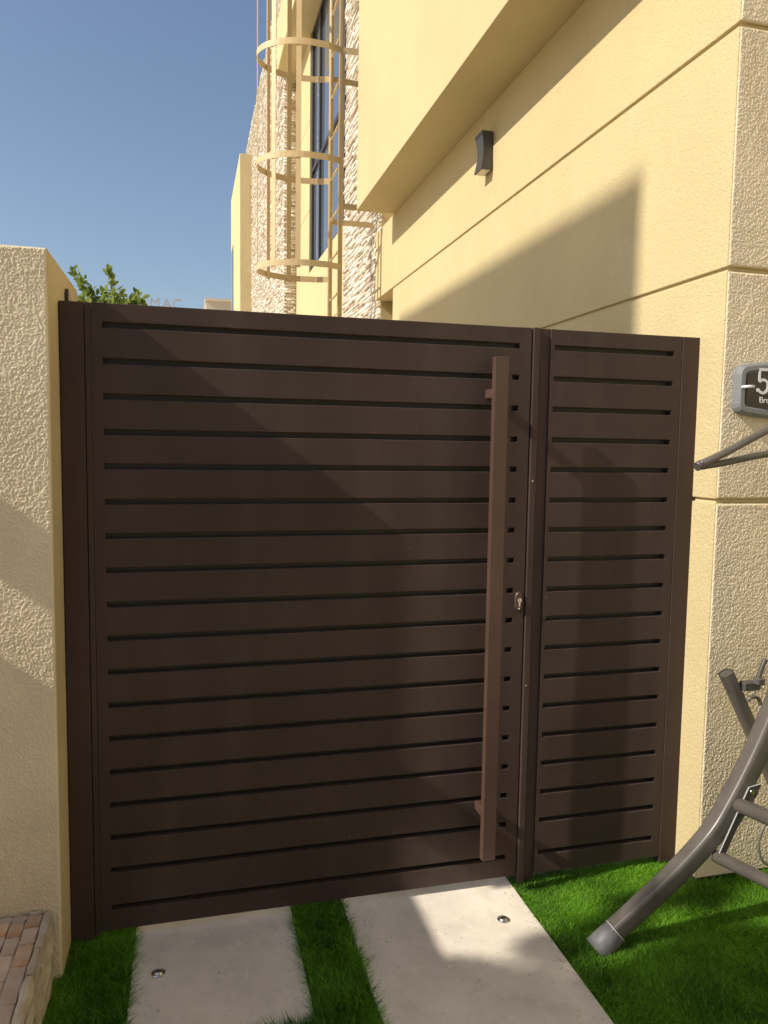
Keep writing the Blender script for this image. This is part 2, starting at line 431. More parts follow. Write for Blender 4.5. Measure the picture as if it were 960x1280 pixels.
# solid strip behind the handle that cuts the slots off into small square openings
for zz in ZS[1:-1]: box('bridge_piece', 1.535, 1.594, 0.0004, TH, zz-SH-0.0018, zz+SH+0.0018, M_gate, leaf)
hd = box('handle', 1.487, 1.541, -0.092, -0.062, 0.163, 2.076, M_handle, leaf, bev=0.0025, seg=2)
for z in (1.945, 0.347):
    bm = bmesh.new()
    bm_box(bm, 1.487, 1.512, -0.061, 0.001, z-0.017, z+0.017, 0.002)
    link('standoff', bmesh_mesh(bm, 'standoff'), M_handle, hd)
# lock: oval escutcheon with cylinder, keyhole and lower screw
bm = bmesh.new()
def oval(cx, cz, rx, rz, y, n=28):
    out = []
    for k in range(n):
        a = 2*math.pi*k/n
        out.append((cx + rx*math.copysign(abs(math.cos(a))**0.8, math.cos(a)), y, cz + rz*math.copysign(abs(math.sin(a))**0.7, math.sin(a))))
    return out
def bm_loft(bm, loops):
    R = [[bm.verts.new(p) for p in lp] for lp in loops]
    for a, b in zip(R[:-1], R[1:]):
        for j in range(len(a)): bm.faces.new((a[j], a[(j+1) % len(a)], b[(j+1) % len(a)], b[j]))
    bm.faces.new(R[0][::-1]); bm.faces.new(R[-1])
bm_loft(bm, [oval(1.645, 1.152, .0155, .037, 0.001), oval(1.645, 1.152, .0155, .037, -.006), oval(1.645, 1.152, .0125, .034, -.010)])
lk = link('lock_plate', bmesh_mesh(bm, 'lock_plate'), M_handle, leaf)
bm = bmesh.new()
bm_tube(bm, [(1.645, -.009, 1.158), (1.645, -.017, 1.158)], .0085, 20)
bm_box(bm, 1.640, 1.650, -.0165, -.009, 1.132, 1.153, .002)
link('lock_cylinder', bmesh_mesh(bm, 'lock_cylinder'), M_steel, lk)
tube('screw', [(1.645, -.009, 1.125), (1.645, -.013, 1.125)], .0035, M_steel, lk, n=12)
box('keyhole', 1.6438, 1.6462, -.0176, -.0171, 1.153, 1.163, M_dark, lk)
# left jamb
jm = empty('gate_post', (0.04, 0, 0)); tag(jm, 'dark brown gate post fixed to the left stucco pillar', 'gate post')
box('post', 0.002, 0.077, 0.0, 0.055, 0.0, 2.2, M_gate, jm, bev=0.0015)
box('hinge_stile', 0.0795, 0.0975, -0.001, 0.045, 0.02, 2.199, M_gate, jm, bev=0.002)
bm = bmesh.new()
pr = [(0.150, 2.0), (0.150, 2.266), (0.300, 2.222), (0.300, 2.0)]
A = [bm.verts.new((0.0015, a, b)) for a, b in pr]; B = [bm.verts.new((0.012, a, b)) for a, b in pr]
for j in range(4): bm.faces.new((A[j], A[(j+1) % 4], B[(j+1) % 4], B[j]))
bm.faces.new(A[::-1]); bm.faces.new(B)
link('gusset_plate', bmesh_mesh(bm, 'gusset_plate'), M_handle, jm)
box('dark_gap_strip', 0.070, 0.105, 0.046, 0.050, 0.02, 2.19, M_dark, jm)  # dark filler added behind the hinge gap so no background light shows
# fixed side panel with its two posts
sp = empty('gate_side_panel', (2.05, 0, 0)); tag(sp, 'narrow fixed brown slatted panel between gate leaf and yellow wall', 'gate panel')
slotted(sp, 1.752, 2.326, 2.2, 0.030, 1.766, 2.290)
bm = bmesh.new()
pr = [(1.676, 0.05), (1.676, -0.0045), (1.679, -0.0065), (1.699, -0.0065), (1.702, -0.0045), (1.712, 0.010), (1.7505, 0.010), (1.7505, 0.05)]
A = [bm.verts.new((a, b, 0.0)) for a, b in pr]; B = [bm.verts.new((a, b, 2.201)) for a, b in pr]
for j in range(len(pr)): bm.faces.new((A[j], A[(j+1) % len(pr)], B[(j+1) % len(pr)], B[j]))
bm.faces.new(A[::-1]); bm.faces.new(B)
link('lock_post', bmesh_mesh(bm, 'lock_post'), M_gate, sp)
box('dark_gap_strip', 1.660, 1.676, 0.034, 0.040, 0.04, 2.19, M_dark, sp)  # dark filler added to shade the gap beside the leaf
box('dark_gap_strip', 2.30, 2.329, 0.034, 0.040, 0.04, 2.19, M_dark, sp)  # dark filler added to shade the gap beside the wall post
box('wall_post', 2.3285, 2.424, -0.002, 0.055, 0.0, 2.2, M_gate, sp, bev=0.002)
for z in (1.62, 0.815):
    tube('screw', [(1.6875, -0.006, z), (1.6875, -0.0085, z)], .0035, M_steel, sp, n=10)

# ================================================================== LEFT PILLAR
pil = empty('gate_pillar', (-0.3, 0.1, 0)); tag(pil, 'cream pillar with rough stucco front holding the gate on the left', 'pillar')
ZP = 2.325
box('pillar_core', -0.90, -0.001, -0.176, 0.47, 0, ZP-0.002, M_reveal, pil, bev=0.006, seg=3)
relief_sheet('pillar_face', -0.30, -0.0035, 0.0, ZP-0.004, 0.0016, lambda U, V, H: (U, -0.1785-H, V), 0.0015, M_rough, pil, 21)
box('pillar_skin', -0.89, -0.301, -0.1785, -0.177, 0, ZP-0.004, M_roughb, pil)

# ================================================================== VILLA
W = 2.4055; YC = -0.1416
G1, G2, G3 = 3.335, 2.4418, 1.5499
vil = empty('villa', (6, 6, 0)); tag(vil, 'yellow stuccoed villa with upper overhang rising beside and behind the gate', 'house')
gw = 0.008
XE = 9.0
box('wall', W+0.014, XE, YC+0.014, 4.80, 0.0, 4.05, M_reveal, vil)
for (za, zb, ye) in ((0.0, G3-gw, 4.805), (G3+gw, G2-gw, 4.805), (G2+gw, G1-gw, 4.805), (G1+gw, 4.056, 5.55)):
    box('wall_panel', W, XE-0.01, YC, ye, za, zb, M_stucco_side, vil, bev=0.004, seg=2)
    relief_sheet('wall_face', W+0.004, W+0.40, max(za, 0.0)+0.003, zb-0.003, 0.0018, lambda U, V, H: (U, YC-0.0025-H, V), 0.0016, M_rough, vil, 40+int(za*7))
    box('wall_face', W+0.401, XE-0.05, YC-0.003, YC-0.001, za+0.003, zb-0.003, M_roughb, vil)
# back wall plane behind the ladder, and lower recess
box('wall', 2.62, XE, 4.81, 12.30, 0.0, 4.74, M_stucco, vil)
box('wall', 2.62, XE, 7.70, 12.30, 4.742, 8.71, M_stucco, vil)   # behind window
# yellow wall around the window (proud skin), with a fine groove
def skin(y0, y1, z0, z1):
    box('wall_panel', 2.47, 2.618, y0, y1, z0, z1, M_stucco, vil, bev=0.003)
gz = [0.0, 3.30, 4.30]
skin(7.56, 12.298, 0.0, 3.62); skin(7.56, 12.298, 3.632, 4.74)
for (za, zb) in ((4.742, 5.80), (5.812, 7.3), (7.312, 8.728)):
    box('wall_panel', 2.47, 2.618, 10.72, 12.298, za, zb, M_stucco, vil, bev=0.003)
# upper overhang next to the gate
box('overhang', 2.028, XE-0.02, -0.135, 4.807, 4.057, 12.0, M_stucco, vil, bev=0.004, seg=2)
box('upper_wall', 2.62, XE, 4.81, 12.298, 9.65, 12.0, M_stucco, vil)
# canopy above the stair window
box('canopy', 2.083, XE-0.05, 4.81, 12.30, 8.73, 9.64, M_stucco, vil, bev=0.005, seg=2)
# window
win = box('window', 2.50, 2.60, 7.80, 10.715, 4.7425, 4.80, M_frame, vil)
def wf(y0, y1, z0, z1, x0=2.495, x1=2.60): box('frame', x0, x1, y0, y1, z0, z1, M_frame, win)
wf(7.80, 7.87, 4.802, 8.66); wf(10.60, 10.715, 4.802, 8.66); wf(7.80, 10.715, 8.662, 8.728)
wf(9.86, 9.93, 4.802, 8.66); wf(7.872, 9.858, 6.40, 6.46, 2.497); wf(9.932, 10.598, 6.40, 6.46, 2.497)
for (y0, y1) in ((7.872, 9.858), (9.932, 10.598)):
    for (z0, z1) in ((4.802, 6.398), (6.462, 8.66)):
        box('pane', 2.535, 2.545, y0, y1, z0, z1, M_glass, win)

# stone cladding: individually uneven ledge stones joined in one part
def cladding(name, quads):
    """quads: list of (axis, const, u0,u1,z0,z1, sign)"""
    r = random.Random(5); V = []; F = []; Sh = []
    for (axis, cst, u0, u1, z0, z1) in quads:
        z = z0
        while z < z1-0.01:
            h = min(r.choice((0.028, 0.038, 0.048, 0.06)), z1-z)
            u = u0 - r.uniform(0, 0.2)
            while u < u1:
                lw = r.uniform(0.12, 0.42); a = max(u, u0); b = min(u+lw, u1)
                if b-a > 0.015:
                    p = r.uniform(0.012, 0.034); t = r.uniform(-0.012, 0.012); sh = r.random(); g = 0.003
                    k = len(V)
                    pts = []
                    for (uu, zz, pp) in ((a+g, z+g, p+t), (b-g, z+g, p-t), (b-g, z+h-g, p-t*0.4-0.006), (a+g, z+h-g, p+t*0.6-0.006)):
                        pts.append((uu, zz, pp))
                    for (uu, zz, pp) in pts:
                        V.append((cst+0.02, uu, zz) if axis == 'x' else (uu, cst+0.02, zz))
                    for (uu, zz, pp) in pts:
                        V.append((cst-pp, uu, zz) if axis == 'x' else (uu, cst-pp, zz))
                    F += [(k+4, k+5, k+6, k+7)] + [(k+i, k+(i+1) % 4, k+4+(i+1) % 4, k+4+i) for i in range(4)]
                    Sh += [sh]*8
                u += lw
            z += h
    me = np_mesh(name, np.array(V), np.array(F), Sh)
    bm = bmesh.new(); bm.from_mesh(me); bmesh.ops.recalc_face_normals(bm, faces=bm.faces[:]); bm.to_mesh(me); bm.free()
    o = link(name, me, M_clad, vil); o['kind'] = 'stuff'; return o
box('stone_pier', 2.47, 2.618, 5.56, 7.555, 0.0, 8.725, M_stucco, vil)
cladding('stone_cladding', [('x', 2.47, 5.56, 7.555, 2.2, 8.72)])
box('stone_fin', 2.235, XE, 12.31, 21.7, 0.0, 10.8, M_stucco, vil)
cladding('stone_cladding', [('x', 2.235, 12.30, 21.7, 2.6, 10.8), ('y', 12.31, 2.21, 2.465, 2.6, 8.725)])
box('wing', 1.89, XE-0.03, 19.8, 24.2, 0.0, 9.95, M_stucco, vil, bev=0.01)
wv = box('window', 1.882, 1.93, 22.9, 23.9, 5.2, 8.2, M_frame, vil)
box('pane', 1.876, 1.880, 22.95, 23.85, 5.25, 8.15, M_glass, wv)

# ================================================================== WALL LIGHT
sc = empty('wall_light', (2.40, 2.37, 3.62)); tag(sc, 'dark grey waisted up-and-down wall light below the yellow overhang', 'wall light')
bm = bmesh.new(); R = []
zt, zb = 3.858, 3.612
for k in range(13):
    t = k/12; z = zb + (zt-zb)*t; pin = 0.020*math.sin(math.pi*t)
    x0 = 2.318 + pin*0.9; y0 = 2.240+pin*0.45; y1 = 2.372-pin*0.45
    R.append([(x0, y0, z), (x0, y1, z), (2.396, y1, z), (2.396, y0, z)])
bm_loft(bm, R)
body = link('body', bmesh_mesh(bm, 'body'), M_light, sc)
box('diffuser', 2.328, 2.388, 2.250, 2.362, 3.608, 3.614, M_lens, sc)
box('cap', 2.322, 2.394, 2.244, 2.368, 3.856, 3.862, M_light, sc)
box('mount_plate', 2.395, 2.4045, 2.255, 2.357, 3.65, 3.82, M_light, sc)

# ================================================================== CAGE LADDER
ld = empty('cage_ladder', (1.95, 5.53, 2.5)); tag(ld, 'cream painted caged roof access ladder on the stone clad wall', 'ladder')
for y in (5.25, 5.82):
    tube('stringer', [(1.95, y, 2.3), (1.95, y, 11.5)], .026, M_ladder, ld, n=12)
z = 2.50
while z < 11.3:
    tube('rung', [(1.95, 5.25, z), (1.95, 5.82, z)], .013, M_ladder, ld, n=8); z += 0.43
hoopz = (3.60, 4.66, 5.74, 6.82, 7.90, 8.98)
for i, hz in enumerate(hoopz):
    pts = [(1.95, 5.225, hz)]
    pts.append((1.80, 5.16, hz))
    for k in range(0, 25):
        a = -math.pi/2 + math.pi*k/24
        pts.append((1.62 - 0.50*math.cos(a), 5.53 + 0.385*math.sin(a), hz))
    pts += [(1.80, 5.90, hz), (1.95, 5.845, hz)]
    if i in (2, 4):
        pts = [(2.44, 5.17, hz)] + pts + [(2.44, 5.90, hz)]
    tube('hoop', pts, 0, M_ladder, ld, prof=[(-.003, -.031), (.003, -.031), (.003, .031), (-.003, .031)], upv=(0, 0, 1), smooth=False)
for th in (-76, -44, 0, 44, 76):
    a = math.radians(th)
    x = 1.62 - 0.493*math.cos(a); y = 5.53 + 0.378*math.sin(a)
    nx, ny = -math.cos(a), math.sin(a)
    c, s = ny, -nx
    bm = bmesh.new(); A = []; B = []
    for (p, q) in ((-.026, -.003), (.026, -.003), (.026, .003), (-.026, .003)):
        A.append(bm.verts.new((x + p*c + q*nx, y + p*s + q*ny, 3.55))); B.append(bm.verts.new((x + p*c + q*nx, y + p*s + q*ny, 11.0)))
    for j in range(4): bm.faces.new((A[j], A[(j+1) % 4], B[(j+1) % 4], B[j]))
    bm.faces.new(A[::-1]); bm.faces.new(B)
    link('cage_strap', bmesh_mesh(bm, 'cage_strap'), M_ladder, ld)
for hz in (4.22, 7.0):
    for y in (5.25, 5.82):
        box('wall_bracket', 1.952, 2.44, y-.004, y+.004, hz-.03, hz+.03, M_ladder, ld)

# ================================================================== NUMBER PLAQUE
pq = empty('number_plaque', (2.7, -0.15, 1.98)); tag(pq, 'grey and black oval house number plaque reading 5 on the rough wall', 'plaque')
def plq(hw, hh, y, inset=0.0, cx=2.715, cz=1.985, n=10):
    out = []
    hw -= inset; hh -= inset
    # barrel outline: bulging top and bottom, nearly straight sides with rounded corners
    rc = max(0.038 - inset*0.6, 0.006)
    def top(x): return hh*(1 - 0.20*(x/hw)**2)
    xs = [(-hw+rc) + (2*hw-2*rc)*k/n for k in range(n+1)]
    up_ = [(x, top(x)) for x in xs]
    def corner(sx, sz):
        x0, z0 = hw-rc, top(hw-rc)-rc
        pts = [(x0 + rc*math.sin(a), z0 + rc*math.cos(a)) for a in [math.pi/2*k/4 for k in range(5)]]
        return [(sx*p[0], sz*p[1]) for p in pts]
    loop = up_[1:-1] + corner(1, 1) + corner(1, -1)[::-1] + [(-x, -z) for x, z in up_[1:-1]] + corner(-1, -1) + corner(-1, 1)[::-1]
    return [(cx + x, y, cz + z) for x, z in loop]
bm = bmesh.new()
bm_loft(bm, [plq(.262, .112, YC-0.002), plq(.262, .112, YC-0.030), plq(.262, .112, YC-0.042, .010), plq(.262, .112, YC-0.0425, .026), plq(.262, .112, YC-0.036, .034)])
link('plaque_frame', bmesh_mesh(bm, 'plaque_frame'), M_plaque, pq)
bm = bmesh.new(); bm_loft(bm, [plq(.262, .112, YC-0.030, .036), plq(.262, .112, YC-0.040, .036)])
link('plaque_panel', bmesh_mesh(bm, 'plaque_panel'), M_plaque_d, pq)
def text(body, x, z, size, y, m, parent, name, ext=0.001, off=0.0, rot=0.0, align='LEFT'):
    cu = D.curves.new(name, 'FONT'); cu.body = body; cu.size = size; cu.extrude = ext; cu.offset = off; cu.align_x = align
    o = D.objects.new('t', cu); COL.objects.link(o)
    bpy.context.view_layer.update()
    me = D.meshes.new_from_object(o.evaluated_get(bpy.context.evaluated_depsgraph_get()))
    D.objects.remove(o)
    me.transform(Matrix.Translation((x, y, z)) @ Matrix.Rotation(math.pi/2, 4, 'X') @ Matrix.Scale(1.0, 4))
    return link(name, me, m, parent)
# digit five with small slab serifs, built from flat strokes
def digit5(x, z, h, y):
    bm = bmesh.new(); w_ = h*0.62; t = h*0.105
    def stroke(pts, r0=None):
        bm_tube(bm, [(x+a, y, z+b) for a, b in pts], 0, prof=[(-t/2, -.0012), (t/2, -.0012), (t/2, .0012), (-t/2, .0012)], upv=(0, 1, 0))
    bm_box(bm, x+w_*0.12, x+w_*0.90, y-.0012, y+.0012, z+h-t, z+h)
    bm_box(bm, x+w_*0.12, x+w_*0.12+t*0.9, y-.00115, y+.00125, z+h*0.52, z+h-t*0.5)
    pts = []
    for k in range(22):
        a = math.radians(140 - 290*k/21)
        pts.append((w_*0.47+(w_*0.47-t/2)*math.cos(a), h*0.305+(h*0.305-t/2)*math.sin(a)))
    bm_tube(bm, [(x+a, y-0.0003, z+b) for a, b in pts], 0, prof=[(-t/2, -.0012), (t/2, -.0012), (t/2, .0012), (-t/2, .0012)], upv=(0, 1, 0))
    bm_tube(bm, [(x+t*0.75, y-.0013, z+h*0.155), (x+t*0.75, y+.0011, z+h*0.155)], t*0.72, 14)
    return link('digit_five', bmesh_mesh(bm, 'digit_five'), M_white, pq)
digit5(2.532, 1.967, 0.100, YC-0.0415)
text('Bro', 2.548, 1.934, 0.034, YC-0.0405, M_white, pq, 'street_name')
tube('peg', [(2.468, YC-0.040, 1.992), (2.468, YC-0.052, 1.992), (2.480, YC-0.060, 1.993), (2.505, YC-0.060, 1.994)], .006, M_white, pq, n=10)

# ================================================================== GARDEN SWING
sw = empty('garden_swing', (2.3, -0.9, 0)); tag(sw, 'grey metal garden swing frame with curved leg standing on the turf', 'swing')
legp = [(1.815, .02), (1.849, .045), (1.975, .137), (2.108, .24), (2.238, .362), (2.316, .478), (2.392, .616), (2.447, .732), (2.498, .855), (2.541, .987), (2.578, 1.119), (2.601, 1.237), (2.615, 1.45), (2.60, 1.70)]
pf = rrect(.074, .068, .016, 5)
def legat(y, dx=0): return smoothpath([(x+dx-0.006, y, z+0.003) for x, z in legp], 6)
_n1 = len(legat(0))
tube('leg', legat(-0.435), 0, M_swing, sw, prof=pf, upv=(0, 1, 0), scale=[0.84+0.16*min(1, i/34) for i in range(_n1)])
tube('leg', legat(-1.85, 0.52), 0, M_swing, sw, prof=pf, upv=(0, 1, 0))
# rubber boot with rim on the near foot
for yy, dx in ((-0.435, 0), (-1.85, 0.52)):
    b = tube('foot', [(1.786+dx, yy, -.010), (1.820+dx, yy, .022), (1.856+dx, yy, .052)], 0, M_boot, sw, prof=rrect(.080, .076, .034, 7), upv=(0, 1, 0), scale=[1.16, 1.08, 1.0])
    bm = bmesh.new(); pr = rrect(.081, .077, .034, 7)
    t = Vector((.036, 0, .030)).normalized(); a = t.cross(Vector((0, 1, 0))).normalized(); bb = a.cross(t).normalized()
    c0 = Vector((1.855+dx, yy, .051))
    ring = [c0 + a*p + bb*q for p, q in pr]; ring.append(ring[0])
    bm_tube(bm, ring, .0018, 6); link('rim', bmesh_mesh(bm, 'rim'), M_rim, b)
# cross bars towards the camera
def bar(name, p0, d, ln, r, m=M_swing):
    p0 = Vector(p0); d = Vector(d).normalized(); return tube(name, [p0, p0+d*ln], r, m, sw, n=18)
bd = Vector((0.047, -0.11, -0.006))
bar('crossbar', (2.312, -0.455, .478), bd, 1.55, .027)
bar('crossbar', (2.235, -0.455, .292), (0.070, -0.18, -0.004), 1.55, .023)
# bracket plate on the leg with bolts
br = bmesh.new()
plate = [(2.222, .285), (2.345, .545), (2.398, .553), (2.385, .515), (2.300, .385), (2.262, .300)]
A = [br.verts.new((a, -0.4695, b)) for a, b in plate]; B = [br.verts.new((a, -0.4755, b)) for a, b in plate]
for j in range(6): br.faces.new((A[j], A[(j+1) % 6], B[(j+1) % 6], B[j]))
br.faces.new(A[::-1]); br.faces.new(B)
plo = link('bracket', bmesh_mesh(br, 'bracket'), M_swing_d, sw)
bm = bmesh.new(); bm_tube(bm, [(a, -0.4765, b) for a, b in plate[:3]], .0022, 6); link('bracket_lip', bmesh_mesh(bm, 'bracket_lip'), M_rim, plo)
tube('bolt', [(2.357, -.474, .527), (2.357, -.484, .527)], .010, M_steel, plo, n=12)
# second strut with open flattened end
st = tube('strut', [(2.366, -.30, .912), (2.40, -.30, .852), (2.474, -.30, .718), (2.60, -.30, .490), (2.72, -.30, .27), (2.84, -.30, .02)], 0, M_swing, sw, prof=rrect(.046, .050, .012, 4), upv=(0, 1, 0), cap=False)
tube('strut', [(2.368, -.30, .909), (2.372, -.30, .902)], 0, M_swing_d, sw, prof=rrect(.040, .044, .010, 4), upv=(0, 1, 0))
# hinge clamp between the strut and the leg
cl = box('clamp', 2.425, 2.50, -.335, -.30, .845, .878, M_swing_d, sw, bev=.004)
box('clamp_jaw', 2.468, 2.505, -.352, -.318, .868, .898, M_swing, cl, bev=.006)
tube('hook', smoothpath([(2.432, -.345, .812), (2.442, -.35, .826), (2.462, -.35, .828), (2.48, -.35, .815), (2.486, -.35, .795)], 5), .007, M_swing, cl, n=8)
tube('hook', smoothpath([(2.487, -.33, .89), (2.500, -.33, .93), (2.515, -.33, .965)], 5), .009, M_swing_d, cl, n=8)
tube('bolt', [(2.494, -.352, .862), (2.494, -.358, .862)], .008, M_steel, cl, n=10)
tube('bolt', [(2.463, -.340, .842), (2.463, -.346, .842)], .006, M_steel, cl, n=10)
# thin canopy rods meeting at a point
ax = (2.100, -.44, 1.697)
tube('canopy_rod', smoothpath([ax, (2.20, -.442, 1.740), (2.363, -.45, 1.822), (2.60, -.46, 1.93), (2.95, -.48, 2.03), (3.4, -.5, 2.06)], 5), .0135, M_swing, sw, n=12)
tube('canopy_rod', smoothpath([(2.116, -.432, 1.692), (2.22, -.42, 1.706), (2.412, -.40, 1.738), (2.7, -.37, 1.77), (3.4, -.32, 1.80)], 5), .0125, M_swing_d, sw, n=12)
tube('rod_cap', [(2.090, -.44, 1.690), (2.112, -.438, 1.700)], .016, M_swing_d, sw, n=12)
# hanging cable loop
cb = tube('cable', smoothpath([(2.655, -.30, .36), (2.60, -.30, .31), (2.565, -.30, .25), (2.562, -.30, .19), (2.59, -.30, .135), (2.66, -.30, .10)], 8), .0055, M_cable, n=8)
tag(cb, 'thin grey cable looping beside the swing leg near the wall', 'cable')

# ================================================================== STONE PLANTER
pl = empty('stone_planter', (-0.4, -0.6, 0)); tag(pl, 'low planter wall capped with pinkish stone slabs left of the turf', 'planter')
zt = 0.222
box('core', -0.88, -0.072, -2.2, -0.186, -0.02, zt-0.028, M_soil, pl)
r = random.Random(3)
def stone(x0, x1, y0, y1, z0, z1, m, rough=0.004, name='stone', cuts=2):
    bm = bmesh.new(); vs = bm_box(bm, x0, x1, y0, y1, z0, z1)
    bmesh.ops.subdivide_edges(bm, edges=bm.edges[:], cuts=cuts, use_grid_fill=True)
    for v in bm.verts:
        v.co += Vector((r.uniform(-1, 1), r.uniform(-1, 1), r.uniform(-.6, .6)))*rough
    bmesh.ops.bevel(bm, geom=[e for e in bm.edges if len(e.link_faces) == 2 and e.calc_face_angle(0) > 1.0], offset=0.0022, segments=2, affect='EDGES')
    o = link(name, bmesh_mesh(bm, name), m, pl, origin=((x0+x1)/2, (y0+y1)/2, (z0+z1)/2)); return o
# rows parallel to y; first joints chosen from the photo
rows = [(-0.116, -0.070, [-0.198, -0.265, -0.345, -0.445, -0.60, -0.74, -0.92]),
        (-0.160, -0.1165, [-0.190, -0.235, -0.300, -0.385, -0.50, -0.62, -0.80]),
        (-0.2145, -0.1605, [-0.193, -0.222, -0.290, -0.37, -0.52, -0.66, -0.84]),
        (-0.275, -0.216, [-0.192, -0.28, -0.40, -0.55, -0.72, -0.9]),
        (-0.345, -0.279, [-0.192, -0.26, -0.41, -0.56, -0.75, -0.9])]
k = 0
for (x0, x1, js) in rows:
    for a, b in zip(js[:-1], js[1:]):
        g_ = 0.0007; m = M_pave_o if r.random() < 0.35 else M_pave
        dz = r.uniform(-.003, .003)
        stone(x0+g_, x1-g_, b+g_, a-g_, zt-0.028, zt+dz, m, 0.0016)
        k += 1
stone(-0.112, -0.0785, -0.196, -0.186, zt-.02, zt+.006, M_edge, .001)
# side facing stones, tall narrow with rough split face
y = -0.188; zed = zt+0.002
while y > -1.5:
    ln = r.uniform(0.09, 0.19)
    z = -0.02
    hs = [0.055, 0.065, 0.06, zed-0.16]
    z0 = -0.02
    for i, h in enumerate([0.06, 0.07, 0.055]):
        off_ = r.uniform(-0.004, 0.006); l2 = ln
        stone(-0.070, -0.044+off_, y-l2+.0015, y-.0015, z0+.001, z0+h-.001, M_edge, .004, cuts=2)
        z0 += h
    stone(-0.067, -0.047+r.uniform(-.003, .003), y-ln+.0015, y-.0015, z0+.001, zed+r.uniform(-.002, .002), M_edge, .0028)
    y -= ln

pl.location += Vector((0.018, 0, 0.022))
# ================================================================== GROUND LIGHTS
def ground_light(x, y, label):
    o = empty('ground_light', (x, y, 0)); tag(o, label, 'ground light', 'round recessed lights in the slabs')
    bm = bmesh.new(); n = 28
    def ring(rr, z): return [(x+rr*math.cos(2*math.pi*k/n), y+rr*math.sin(2*math.pi*k/n), z) for k in range(n)]
    bm_loft(bm, [ring(.023, -.001), ring(.0225, .0035), ring(.020, .0055), ring(.0175, .0042)])
    ro = link('rim', bmesh_mesh(bm, 'rim'), M_steel, o)
    bm = bmesh.new(); bm_loft(bm, [ring(.0172, .003), ring(.0165, .0062), ring(.010, .0105), ring(.003, .0125)])
    d = link('dome', bmesh_mesh(bm, 'dome'), M_steel, o, smooth=True)
    return o
ground_light(0.298, -0.220, 'small round steel ground light in the left concrete slab')
ground_light(1.526, -0.214, 'small round steel ground light in the sunlit patch of the right slab')

# ================================================================== SHRUB BEHIND THE GATE
def leafcloud(name, m, parent, centres, n, size, seed, shade=(0, 1), flat=0.5):
    r = np.random.default_rng(seed); c = np.array(centres)
    pick = r.integers(0, len(c), n)
    d = r.normal(0, 1, (n, 3)); d /= np.linalg.norm(d, axis=1)[:, None]
    P = c[pick, :3] + d*(r.uniform(0, 1, n)**0.45)[:, None]*c[pick, 3:4]*np.array([1, 1, flat+0.4])
    return leaves_at(name, m, parent, P, size, seed+1)
def leaves_at(name, m, parent, P, size, seed, upb=0.0):
    r = np.random.default_rng(seed); n = len(P)
    t = r.normal(0, 1, (n, 3)); t[:, 2] += upb; t /= np.linalg.norm(t, axis=1)[:, None]
    q = r.normal(0, 1, (n, 3)); s = np.cross(t, q); s /= np.linalg.norm(s, axis=1)[:, None]
    nn = np.cross(t, s)
    ln = size*r.uniform(0.6, 1.2, n)[:, None]; wd = ln*0.27
    V = np.zeros((n, 6, 3))
    V[:, 0] = P; V[:, 1] = P+t*ln*0.35+s*wd+nn*ln*.06; V[:, 2] = P+t*ln*0.72+s*wd*.8+nn*ln*.05
    V[:, 3] = P+t*ln; V[:, 4] = P+t*ln*0.72-s*wd*.8+nn*ln*.05; V[:, 5] = P+t*ln*0.35-s*wd+nn*ln*.06
    b = np.arange(n)[:, None]*6
    F = np.concatenate([b+np.array([0, 1, 2, 3]), b+np.array([0, 3, 4, 5])], 0)
    return link(name, np_mesh(name, V.reshape(-1, 3), F, np.repeat(r.random(n), 6)), m, parent)
sh = empty('shrub', (-0.2, 7.0, 0)); tag(sh, 'leafy green shrub showing above the gate beside the left pillar', 'shrub')
rr = np.random.default_rng(4); P = []
tube('trunk', smoothpath([(-0.25, 7.0, -.03), (-0.22, 7.02, 1.2), (-0.28, 7.0, 2.2), (-.25, 7.0, 3.0)], 4), .05, M_bark, sh, n=8)
bmb = bmesh.new()
tips = [(-0.83, 3.98), (-0.73, 3.86), (-.62, 3.76), (-.50, 3.72), (-.38, 3.90), (-.30, 3.75), (-.20, 3.66), (-.10, 3.74), (-.04, 3.66), (-.66, 3.55), (-.45, 3.52), (-.25, 3.50), (-.86, 3.62), (-.1, 3.5), (-.55, 3.6), (-.34, 3.6)]
for i, (tx, tz) in enumerate([(a_-.07, b_-.20) for a_, b_ in tips]):
    ty = 7.0 + rr.uniform(-.35, .35)
    base = Vector((-0.25 + rr.uniform(-.1, .1), 7.0, 2.6 + rr.uniform(0, .3)))
    mid = Vector((base.x*0.4 + tx*0.6, (7+ty)/2, base.z*.4+tz*.6 - .08))
    pth = smoothpath([base, mid, (tx, ty, tz)], 10)
    bm_tube(bmb, pth, .006, 5)
    for j, q in enumerate(pth[4:]):
        for _ in range(5): P.append(np.array(q)+rr.normal(0, .022, 3))
    for _ in range(5): P.append(np.array([tx, ty, tz])+rr.normal(0, .018, 3))
link('branches', bmesh_mesh(bmb, 'branches'), M_bark, sh)
P = np.array(P)
extra = np.stack([rr.uniform(-.95, -.08, 700), rr.uniform(6.6, 7.4, 700), rr.uniform(2.7, 3.46, 700)], -1)
leaves_at('foliage', M_leaf, sh, np.concatenate([P[::1], extra[:700]]), .095, 9, upb=.6)

